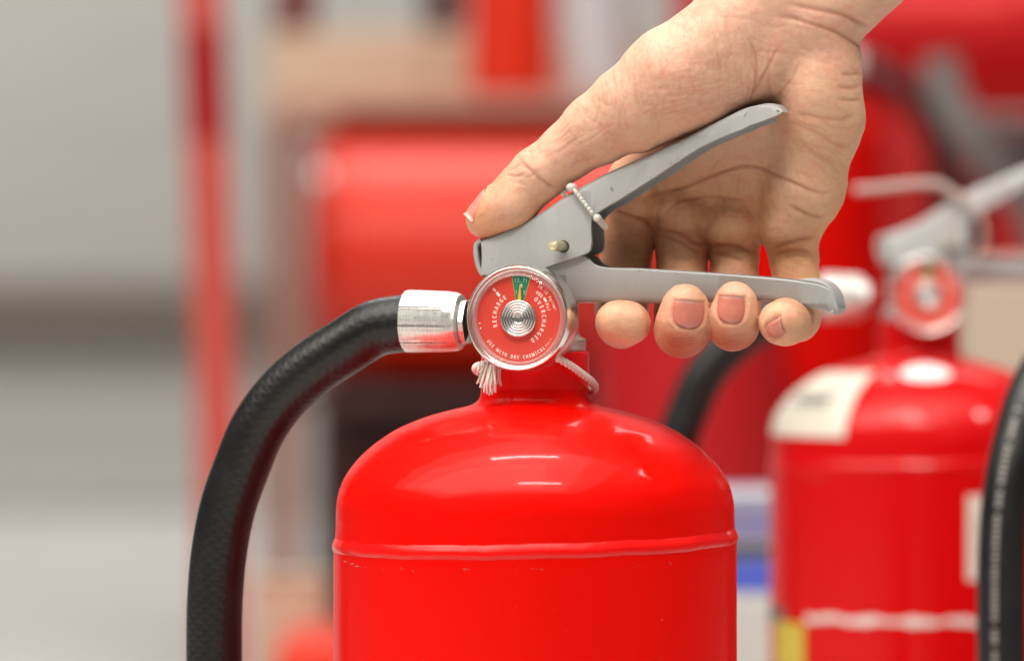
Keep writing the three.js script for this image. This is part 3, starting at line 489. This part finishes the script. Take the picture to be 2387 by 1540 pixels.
  for (let i = 0; i < nv; i++) {
    let x = pos[i * 3], y = pos[i * 3 + 1], z = pos[i * 3 + 2];
    const g = grad(x, y, z), d0 = base(x, y, z); x -= g.x * d0; y -= g.y * d0; z -= g.z * d0;
    let hgt = 0, red = 0;
    if (g.z > 0.05) {
      const f = smooth(0.05, 0.3, g.z);
      for (const s of segs) {
        const m = s.w * 2.6; if (x < s.bb[0] - m || x > s.bb[2] + m || y < s.bb[1] - m || y > s.bb[3] + m || z < s.back) continue;
        let best = 1e9, bt = 0; const n = s.q.length - 1;
        for (let k = 0; k < n; k++) { const a = s.q[k], b = s.q[k + 1], ex = b.x - a.x, ey = b.y - a.y; let t = ((x - a.x) * ex + (y - a.y) * ey) / (ex * ex + ey * ey || 1); t = t < 0 ? 0 : t > 1 ? 1 : t; const dx = x - a.x - ex * t, dy = y - a.y - ey * t, q = dx * dx + dy * dy; if (q < best) { best = q; bt = (k + t) / n; } }
        const e = Math.exp(-best / (s.w * s.w)) * f * Math.min(1, Math.min(bt, 1 - bt) * 6 + 0.1);
        hgt -= s.dep * e * (s.w > 0.4 ? 0.8 : 1); red = Math.max(red, s.red * e * (s.dep > 0.3 ? 1 : 0.7));
      }
    }
    // soft flesh unevenness
    hgt += 0.34 * noise.noise(x * 0.11, y * 0.11, z * 0.11) + 0.12 * noise.noise(x * 0.33 + 9, y * 0.33, z * 0.33) + 0.06 * noise.noise(x * 1.1, y * 1.1 + 5, z * 1.1);
    let nail = 0;
    for (const n of nails) {
      const dx = x - n.mid.x, dy = y - n.mid.y, dz = z - n.mid.z, u = dx * n.side.x + dy * n.side.y + dz * n.side.z, v = dx * n.along.x + dy * n.along.y + dz * n.along.z, w = dx * n.out.x + dy * n.out.y + dz * n.out.z;
      if (w < -6 || Math.abs(u) > 12 || Math.abs(v) > 12) continue;
      const vq = Math.min(1, Math.max(0, v / n.len + 0.5)), q = Math.max(Math.abs(u) - n.hw * nailShape(vq), Math.abs(v) - n.len / 2), edge = Math.exp(-(q * q) / 0.5), inside = smooth(0.4, -0.6, q);
      hgt -= 0.35 * inside + 0.25 * edge; hgt += 0.35 * Math.exp(-((q - 1.3) ** 2) / 0.8) * (v < n.len * 0.3 ? 1 : 0.3);
      nail = Math.max(nail, edge);
    }
    disp[i] = hgt;
    pos[i * 3] = x + g.x * hgt; pos[i * 3 + 1] = y + g.y * hgt; pos[i * 3 + 2] = z + g.z * hgt;
    const m1 = noise.noise(x * 0.09 + 3, y * 0.09, z * 0.09), m2 = noise.noise(x * 0.28, y * 0.28 + 7, z * 0.28), m3 = noise.noise(x * 0.8 + 2, y * 0.8, z * 0.8);
    const deep = smooth(72, 45, y) * smooth(16, 6, z); const ulnar = smooth(85, 118, x) * smooth(105, 70, y); let r = 0.670 + 0.030 * deep - 0.03 * ulnar, gg = 0.398 - 0.034 * deep - 0.02 * ulnar, b = 0.276 - 0.074 * deep - 0.05 * ulnar;  // palm hollow: warm light bounced between surfaces mixed into the skin tone
    const blush = Math.max(0, m1) * 0.8 + Math.max(0, m2) * 0.4; r *= 1 - 0.03 * blush; gg *= 1 - 0.24 * blush; b *= 1 - 0.26 * blush;
    const pale = Math.max(0, -m1) * 0.4 + Math.max(0, -m2) * 0.25; r *= 1 + 0.03 * pale; gg *= 1 + 0.10 * pale; b *= 1 - 0.02 * pale;
    const tip = smooth(4.5, -5, y) * smooth(4, 20, z) * smooth(48, 58, x) * smooth(92, 87, x), ends = smooth(18, 10, y) * smooth(16, 26, z); gg *= 1 - 0.05 * ends; b *= 1 - 0.16 * ends; r *= 1 - 0.36 * tip; gg *= 1 - 0.66 * tip; b *= 1 - 0.70 * tip;  // under the middle and ring fingertips: red blush plus shade mixed into colour
    const k3 = 1 + 0.05 * m3; r *= k3; gg *= k3; b *= k3;
    r *= 1 - 0.28 * red; gg *= 1 - 0.46 * red; b *= 1 - 0.50 * red;
    r *= 1 - 0.12 * nail; gg *= 1 - 0.34 * nail; b *= 1 - 0.34 * nail;
    col[i * 3] = r; col[i * 3 + 1] = gg; col[i * 3 + 2] = b;
    uv[i * 2] = (x + z * 0.55) / 45; uv[i * 2 + 1] = (y + z * 0.45) / 45;
  }
  const geo = new THREE.BufferGeometry(), pm = new Float32Array(pos.length); for (let i = 0; i < pos.length; i++) pm[i] = pos[i] * 0.001;
  geo.setAttribute('position', new THREE.BufferAttribute(pm, 3)); geo.setAttribute('color', new THREE.BufferAttribute(col, 3)); geo.setAttribute('uv', new THREE.BufferAttribute(uv, 2)); geo.setIndex(idx); geo.computeVertexNormals();
  part('hand', geo, new THREE.MeshPhysicalMaterial({ vertexColors: true, roughness: 0.46, map: skinMap, bumpMap: skinBump, bumpScale: 0.00022, specularIntensity: 0.8, sheen: 0.25, sheenColor: lin(0.9, 0.45, 0.3), sheenRoughness: 0.6 }), person);
  console.log('hand tris', idx.length / 3);
  const nailMat = phys(0.50, 0.165, 0.12, 0.2, { specularIntensity: 1, vertexColors: true });
  nails.forEach((n) => {
    const rows = [], U = 26, Vn = 26, colr = [], K = 22;
    for (let j = 0; j <= Vn; j++) {
      const row = [], over = Math.max(0, j - K) / (Vn - K), v = Math.min(1, j / K), round = nailShape(v);
      for (let i = 0; i <= U; i++) {
        const u = i / U * 2 - 1, vv = (v - 0.5) * n.len + (v < 0.3 ? 0.9 * u * u * (0.3 - v) / 0.3 : 0);
        const p = n.hit(u * n.hw * round, vv), edge = Math.min(1, (1 - Math.abs(u)) * 5) * Math.min(1, v * 8);
        p.addScaledVector(n.out, -0.22 + 0.46 * edge + 0.15 * (1 - u * u) + n.tilt * over * 0.3).addScaledVector(n.along, n.free * over * (1 - 0.35 * u * u));
        row.push(p.multiplyScalar(0.001)); const w = over > 0 ? 1 : smooth(0.93, 1, v) + 0.25 * smooth(0.22, 0.12, v + 0.1 * u * u), mott = (n.tone || 1) + 0.12 * noise.noise(u * 2 + n.hw, v * 2, 3.3); colr.push((1 + 0.05 * w) * Math.min(mott, 1.2), (1 + 0.6 * w) * mott, (1 + 0.8 * w) * mott);
      }
      rows.push(row);
    }
    const g = gridGeo(rows); g.setAttribute('color', new THREE.Float32BufferAttribute(colr, 3));
    part('fingernail', g, nailMat, person);
  });
}

// ---------------------------------------------------------------- the other extinguishers: copies turned on their axes
function copyExt(label, px, z, turn, baseY = FLOOR) {
  const c = ext.clone(); c.name = numbered('fire_extinguisher'); c.userData = { label, category: 'fire extinguisher', group: 'red fire extinguishers' };
  c.position.set(at(px, 800, z).x, baseY, z); c.rotation.y = turn * Math.PI / 180; scene.add(c); return c;
}
const z2 = -0.61, ext2 = copyExt('red fire extinguisher with a white sticker and a white oval on its shoulder, blurred, right of the hand', 2144, z2, 0, FLOOR + 0.0025);
const z3 = -0.36, ext3 = copyExt('red fire extinguisher at the right picture edge, mostly hidden by its black hose', 2746, z3, 46, FLOOR);
const ext4 = copyExt('far blurred red fire extinguisher behind the hand, hose towards the right', 1870, -2.5, 172, at(1870, 150, -2.5).y - axisY(742));

const RED_DIM = phys(0.52, 0.0010, 0.0022, 0.45, { specularIntensity: 0.2, clearcoat: 0.4, clearcoatRoughness: 0.06 });  // same red paint darkened: weaker light on the further copies put into colour
for (const e of [ext2, ext3]) e.traverse((o) => { if (o.material === RED || o.material === REDN) o.material = RED_DIM; });
// stickers and other flat patches that lie on a cylinder's skin
function skinPatch(a0, a1, t0, t1, m, parent, name, wob = 0) {
  const full = [...pc.getSpacedPoints(200)], L = full.length - 1, rows = [];
  const prof2 = (y) => { if (y > 1252) return new THREE.Vector2(471 * S, axisY(y)); const yy = axisY(y); let lo2 = 0; while (lo2 < L && full[lo2].y > yy) lo2++; return full[Math.min(L, lo2)]; };
  for (let j = 0; j <= 30; j++) { const row = []; for (let i = 0; i <= 24; i++) { const s = typeof t0 === 'function' ? t0(i / 24) : t0, e = typeof t1 === 'function' ? t1(i / 24) : t1, p = prof2(s + (e - s) * j / 30), a = (a0 + (a1 - a0) * i / 24) * Math.PI / 180 - parent.rotation.y, r = p.x + 0.0006; row.push(V(Math.sin(a) * r, p.y + 0.0003, Math.cos(a) * r)); } rows.push(row); }
  return part(name, gridGeo(rows.reverse()), m, parent);
}
const paper = (draw, w, h) => { const c = document.createElement('canvas'); c.width = w; c.height = h; draw(c.getContext('2d'), w, h); const t = new THREE.CanvasTexture(c); t.colorSpace = THREE.SRGBColorSpace; return t; };
const scrawl = paper((x, w, h) => { x.fillStyle = '#cfc8bc'; x.fillRect(0, 0, w, h); x.fillStyle = '#77736e'; for (let k = 0; k < 5; k++) for (let j = 0; j < 9; j++) x.fillRect(40 + j * 20 + (k * 7 % 11), 70 + k * 26, 12, 9); x.fillStyle = '#5c5a58'; for (let j = 0; j < 5; j++) x.fillRect(80 + j * 24, 90, 18, 44); }, 256, 256);
const PAPER = std(1, 1, 1, 0.5, { map: scrawl });
skinPatch(-88, -34, (f) => 985 - 6 * f, 1178, PAPER, ext2, 'sticker');
skinPatch(-17, 15, (f) => 979 - 23 * Math.sqrt(Math.max(0, 1 - (2 * f - 1) ** 2)) - 1, (f) => 979 + 23 * Math.sqrt(Math.max(0, 1 - (2 * f - 1) ** 2)) + 1, std(0.82, 0.80, 0.80, 0.4), ext2, 'white_oval');  // plain white oval lying on the shoulder
skinPatch(13, 30, 1350, 1610, PAPER, ext2, 'sticker');
skinPatch(-52, 30, (f) => 1724 + 5 * Math.sin(f * 31) + 3 * Math.sin(f * 77), (f) => 1745 + 5 * Math.sin(f * 23 + 1) + 3 * Math.sin(f * 61), std(0.66, 0.62, 0.58, 0.5), ext2, 'label_border');
skinPatch(-75, -53, 1755, 1900, std(0.50, 0.38, 0.05, 0.5), ext2, 'label');
skinPatch(-90, -66, 1715, 1755, std(0.10, 0.10, 0.09, 0.5), ext2, 'label_border');

{ // loose plastic tie on the second extinguisher
  const t = thing('seal_tie', 'pale plastic tie with a long loose tail on the blurred second lever', 'cable tie'), z = z2 + 0.012, tie2 = phys(0.62, 0.50, 0.46, 0.4, { transmission: 0.5, thickness: 0 });
  part('tail', tube([at(1992, 442, z), at(2060, 437, z), at(2140, 428, z), at(2195, 432, z), at(2222, 452, z), at(2240, 470, z)], 0.0022, 40, 10), tie2, t);
  part('strap', tube([at(2222, 446, z), at(2262, 472, z + 0.004), at(2288, 505, z + 0.006), at(2296, 560, z + 0.004), at(2270, 610, z + 0.002), at(2256, 640, z)], 0.0013, 40, 10), tie2, t);
}
{ // white print along the third hose
  const g = [], cam3 = EYEP.clone().sub(ext3.position).applyAxisAngle(V(0, 1, 0), -ext3.rotation.y).normalize();
  const c = new THREE.CatmullRomCurve3(hoseC.map(([px, py]) => loc(px, py, 0)), false, 'centripetal'), L = c.getLength();
  for (let d = 0.075; d < 0.185; d += 0.0023) {
    const p = c.getPointAt(d / L), tg = c.getTangentAt(d / L), o = cam3.clone().addScaledVector(tg, -cam3.dot(tg)).normalize(), sd = tg.clone().cross(o), q = new THREE.BoxGeometry(0.0010 + 0.0007 * rnd(), 0.0022, 0.0003);
    if (rnd() < 0.12) continue;
    const up2 = sd, n = o.clone().addScaledVector(sd, 0.25).normalize(); q.applyMatrix4(new THREE.Matrix4().makeBasis(tg, n.clone().cross(tg), n)); q.translate(p.x + n.x * 67.4 * S, p.y + n.y * 67.4 * S, p.z + n.z * 67.4 * S); g.push(q);
  }
  const m = part('hose_print', mergeGeometries(g), std(0.30, 0.29, 0.28, 0.6), ext3); m.userData.kind = 'stuff';
}
// ---------------------------------------------------------------- things behind
const WOOD = std(0.30, 0.14, 0.11, 0.7), TAN = std(0.56, 0.42, 0.30, 0.8), DKW = std(0.065, 0.020, 0.016, 0.7), WHITE = std(0.62, 0.62, 0.64, 0.6), TRED = phys(0.74, 0.030, 0.008, 0.30, { specularIntensity: 0.8 });
const DRED = phys(0.50, 0.004, 0.006, 0.42, { specularIntensity: 0.3 });
const ZB = -3.5, KB = (F - ZB) / 3.25;                         // depth of the rack's front and the size that goes with it
{ // rack
  const t = thing('storage_rack', 'brown wooden storage rack carrying the large red tank', 'rack', [0, FLOOR, ZB - 0.2]);
  boxAt(630, 262, 696, 1300, ZB + 0.02, 0.03, WOOD, t, 'post', 0.004, FLOOR); boxAt(620, 60, 694, 1300, ZB - 0.5, 0.03, WOOD, t, 'post', 0.004, FLOOR); boxAt(2230, 500, 2290, 1300, ZB - 0.5, 0.03, WOOD, t, 'post', 0.004, FLOOR);
  boxAt(700, 915, 2180, 945, ZB, 0.5, DKW, t, 'shelf'); boxAt(700, 300, 2180, 330, ZB - 0.32, 0.3, DKW, t, 'shelf'); boxAt(735, 945, 2180, 1340, ZB - 0.45, 0.02, DKW, t, 'shade_board', 0.004, FLOOR);  // dark upright board paints in the shade of the space under the tank
}
{ // red tank lying on the rack
  const zt = ZB - 0.17, a = at(716, 585, zt), b = at(1990, 585, zt), R = 0.152, L = b.x - a.x;
  const t = thing('tank', 'large red tank lying on its side behind the hand', 'tank', [a.x, a.y, zt]);
  const pts = [[0, -0.004], [R * 0.5, 0.0], [R * 0.8, 0.008], [R * 0.94, 0.02], [R, 0.035], [R, L - 0.035], [R * 0.94, L - 0.02], [R * 0.8, L - 0.008], [0.001, L]].map(([r, y]) => new THREE.Vector2(r, y));
  const g = new THREE.LatheGeometry(pts, 72); g.rotateZ(-Math.PI / 2); part('shell', g, TRED, t);
  for (const x of [0.05, L - 0.06]) { const h2 = new THREE.TorusGeometry(R, 0.003, 8, 64); h2.rotateY(Math.PI / 2); h2.translate(x, 0, 0); part('hoop', h2, TRED, t); }
  for (const x of [0.07, L - 0.09]) { const f = new RoundedBoxGeometry(0.03, 0.05, 0.16, 2, 0.003); f.translate(x, -R + 0.005, 0); part('foot', f, DKW, t); }
}
{ const zk = ZB + 0.02, k = at(748, 412, zk), t = thing('glint_knob', 'small metal knob added to give a bright blurred glint at the left end of the large red tank', 'knob', [k.x, k.y, zk]); part('knob', new THREE.SphereGeometry(0.010, 20, 14), CHROME, t); const st = new THREE.CylinderGeometry(0.005, 0.005, 0.05, 12); st.rotateX(Math.PI / 2); st.translate(0, 0, -0.025); part('stem', st, CHROME, t); }  // knob added only for its bright out-of-focus glint
{ const t = thing('pump', 'dark motor with a grey top behind the second lever in the upper right', 'pump', [0, 0, -2.5]), m = std(0.03, 0.012, 0.01, 0.6); boxAt(2265, 300, 2480, 400, -2.5, 0.2, m, t, 'housing', 0.02); boxAt(2250, 420, 2300, 700, -2.55, 0.1, m, t, 'leg', 0.004, FLOOR); boxAt(2420, 420, 2460, 700, -2.55, 0.1, m, t, 'leg', 0.004, FLOOR); boxAt(2260, 262, 2420, 286, -2.52, 0.12, std(0.25, 0.22, 0.21, 0.5), t, 'cover'); }
{ const zc = ZB - 0.33, t = thing('cardboard_box', 'wide tan cardboard box on the rack above the red tank', 'box', [0, 0, zc]); boxAt(618, 76, 1500, 298, zc, 0.28, TAN, t, 'carton'); boxAt(980, 80.5, 1030, 298, zc + 0.001, 0.002, std(0.50, 0.36, 0.25, 0.35), t, 'tape', 0.0005);
  const can = (name, label, cat, x0, x1, y1, z, m, m2, hh = 1, tilt = 0) => {
    const a = at(x0, y1, z), b = at(x1, y1, z), r = (b.x - a.x) / 2, g = thing(name, label, cat, [(a.x + b.x) / 2, a.y, z]);
    const pts = [[0.001, 0], [r * 0.92, 0], [r * 0.98, 0.004], [r, 0.012], [r, 0.13 * hh], [r * 0.9, 0.155 * hh], [r * 0.5, 0.175 * hh], [r * 0.3, 0.18 * hh], [r * 0.3, 0.2 * hh], [0.001, 0.2 * hh]].map(([q, y]) => new THREE.Vector2(q, y));
    part('can_body', new THREE.LatheGeometry(pts, 48), m, g); const cap = new THREE.CylinderGeometry(r * 0.34, r * 0.36, 0.02, 24); cap.translate(0, 0.2 * hh + 0.009, 0); part('cap', cap, m2, g); g.rotation.z = tilt; return g;
  };
  const p = thing('plank', 'pinkish wooden plank lying along the top of the red tank', 'plank', [0, 0, ZB - 0.06]); boxAt(650, 222, 1560, 258, ZB - 0.06, 0.12, std(0.52, 0.25, 0.19, 0.6), p, 'board');  // pink bounce from the red tank mixed into the board colour
  can('canister', 'red canister standing on the plank left of the wrist', 'canister', 1090, 1292, 222, ZB - 0.12, TRED, DKW, 1.25);
  can('canister', 'white canister standing on the plank beside the red one', 'canister', 1325, 1480, 222, ZB - 0.12, WHITE, DKW, 1.35, 0.10);
  can('canister', 'dark red canister on the cardboard box near the left rack post', 'canister', 640, 735, 79, zc - 0.1, std(0.12, 0.006, 0.006, 0.5), DKW);
  can('canister', 'dark brown canister on the cardboard box behind the red one', 'canister', 985, 1080, 79, zc - 0.1, std(0.06, 0.015, 0.012, 0.5), DKW);
}
{ // drum in front of the rack, behind the fingertips
  const zd = -2.3, a = at(1385, 705, zd), b = at(1835, 705, zd), r = (b.x - a.x) / 2, h2 = a.y - FLOOR, t = thing('drum', 'dull red drum standing behind the fingertips and under the red tank', 'drum', [(a.x + b.x) / 2, FLOOR, zd]);
  const DR = phys(0.50, 0.004, 0.008, 0.45, { specularIntensity: 0.7 });
  part('shell', new THREE.LatheGeometry([[0.001, 0], [r, 0], [r, h2 - 0.012], [r * 0.98, h2 - 0.002], [r * 0.93, h2], [r * 0.9, h2 - 0.01], [0.001, h2 - 0.01]].map(([q, y]) => new THREE.Vector2(q, y)), 64), DR, t);
  for (const f of [0.33, 0.66]) { const q = new THREE.TorusGeometry(r, 0.004, 8, 64); q.rotateX(Math.PI / 2); q.translate(0, h2 * f, 0); part('hoop', q, DR, t); }
}
{ // red post left
  const t = thing('post', 'slim red post standing against the grey background at the left', 'post', [0, 0, 0]), z = -2.7;
  part('pole', tube([at(462, -80, z), at(472, 60, z), at(482, 330, z), at(496, 700, z), at(508, 1000, z), at(510, 1300, z), V(at(510, 1540, z).x, FLOOR, z)], 0.019, 60, 20), std(0.64, 0.085, 0.065, 0.5), t);
  part('sleeve', tube([at(472, 70, z), at(477, 200, z), at(482, 325, z)], 0.0202, 20, 20), std(0.40, 0.002, 0.006, 0.5), t);
  const f = new THREE.CylinderGeometry(0.06, 0.065, 0.015, 32); f.translate(at(510, 1540, z).x, FLOOR + 0.0075, z); part('foot', f, std(0.5, 0.02, 0.02, 0.5), t);
}
{ const t = thing('bench', 'long dark bench in front of the far grey wall', 'bench', [0, FLOOR, -7]); const m = std(0.15, 0.125, 0.105, 0.8); boxAt(-500, 655, 1200, 800, -7.0, 0.5, m, t, 'seat', 0.02); boxAt(-460, 800, 1150, 1010, -7.15, 0.3, std(0.60, 0.58, 0.55, 0.8), t, 'base', 0.02, FLOOR); }
{ const t = thing('tool_box', 'red box on the floor at the foot of the rack', 'box', [0, FLOOR, -1.7]); boxAt(645, 1500, 900, 1700, -1.68, 0.2, TRED, t, 'case', 0.006, FLOOR); boxAt(720, 1490, 830, 1500, -1.76, 0.02, DKW, t, 'handle', 0.003);
  const c = thing('cardboard_box', 'small tan cardboard box behind the red box on the floor', 'box', [0, FLOOR, -1.92]); boxAt(585, 1350, 760, 1600, -1.90, 0.06, std(0.56, 0.36, 0.27, 0.8), c, 'carton', 0.004, FLOOR); boxAt(585, 1343, 760, 1350, -1.895, 0.05, TAN, c, 'flap', 0.001); }
{ const t = thing('cardboard_box', 'beige cardboard box behind the blurred extinguisher at the right edge', 'box', [0, FLOOR, -1.2]); boxAt(2250, 655, 2700, 900, -1.15, 0.25, std(0.46, 0.36, 0.28, 0.8), t, 'carton', 0.004, FLOOR); boxAt(2250, 600, 2700, 654, -1.16, 0.24, std(0.55, 0.28, 0.22, 0.7), t, 'lid'); }
{ // white carton with blue print between the two extinguishers
  const print = paper((x, w, h) => { x.fillStyle = '#bdbdb8'; x.fillRect(0, 0, w, h); const b = (y0, y1, c) => { x.fillStyle = c; x.fillRect(0, y0 * h, w, (y1 - y0) * h); }; b(0, 0.06, '#8c88a0'); b(0.06, 0.20, '#77739a'); b(0.21, 0.27, '#303032'); b(0.275, 0.42, '#4458b8'); x.fillStyle = '#8a8a8a'; for (let k = 0; k < 8; k++) x.fillRect(8, (0.5 + k * 0.05) * h, 30 + (k * 13) % 18, 5); }, 64, 512);
  const t = thing('carton', 'white carton with blue and black printed bands between the two extinguishers', 'box', [0, FLOOR, -0.92]);
  const m = std(1, 1, 1, 0.6, { map: print }); boxAt(1640, 1150, 1850, 1700, -0.90, 0.1, m, t, 'box_body', 0.003); boxAt(1640, 1700, 1850, 1900, -0.902, 0.1, WHITE, t, 'box_base', 0.003, FLOOR);
}
{ // red pipe high right, and what hangs from it
  const zp = -2.9, a = at(2000, 110, zp), t = thing('pipe', 'thick red pipe running across the upper right behind the wrist', 'pipe', [a.x, a.y, zp]); const g = new THREE.CylinderGeometry(0.065, 0.065, 1.1, 48); g.rotateZ(Math.PI / 2); g.translate(0.5, 0, 0); part('pipe_wall', g, DRED, t); const fl = new THREE.CylinderGeometry(0.078, 0.078, 0.03, 48); fl.rotateZ(Math.PI / 2); fl.translate(0.16, 0, 0); part('flange', fl, DRED, t);
  const q = thing('grey_hose', 'blurred grey hose hanging diagonally in the upper right corner', 'hose'); part('hose_wall', tube([at(2190, 130, -2.3), at(2205, 215, -2.3), at(2260, 310, -2.3), at(2330, 400, -2.35), at(2420, 520, -2.4), V(at(2500, 520, -2.4).x, FLOOR, -2.4)], 0.016, 40, 16), std(0.20, 0.18, 0.175, 0.5), q);
  const p = struct('back_panel', new THREE.BoxGeometry(1.5, 1.5, 0.03), std(0.48, 0.006, 0.006, 0.6)); p.position.set(at(2020, 300, -3.3).x + 0.55, FLOOR + 0.75, -3.3);
}
renderer.render(scene, camera);
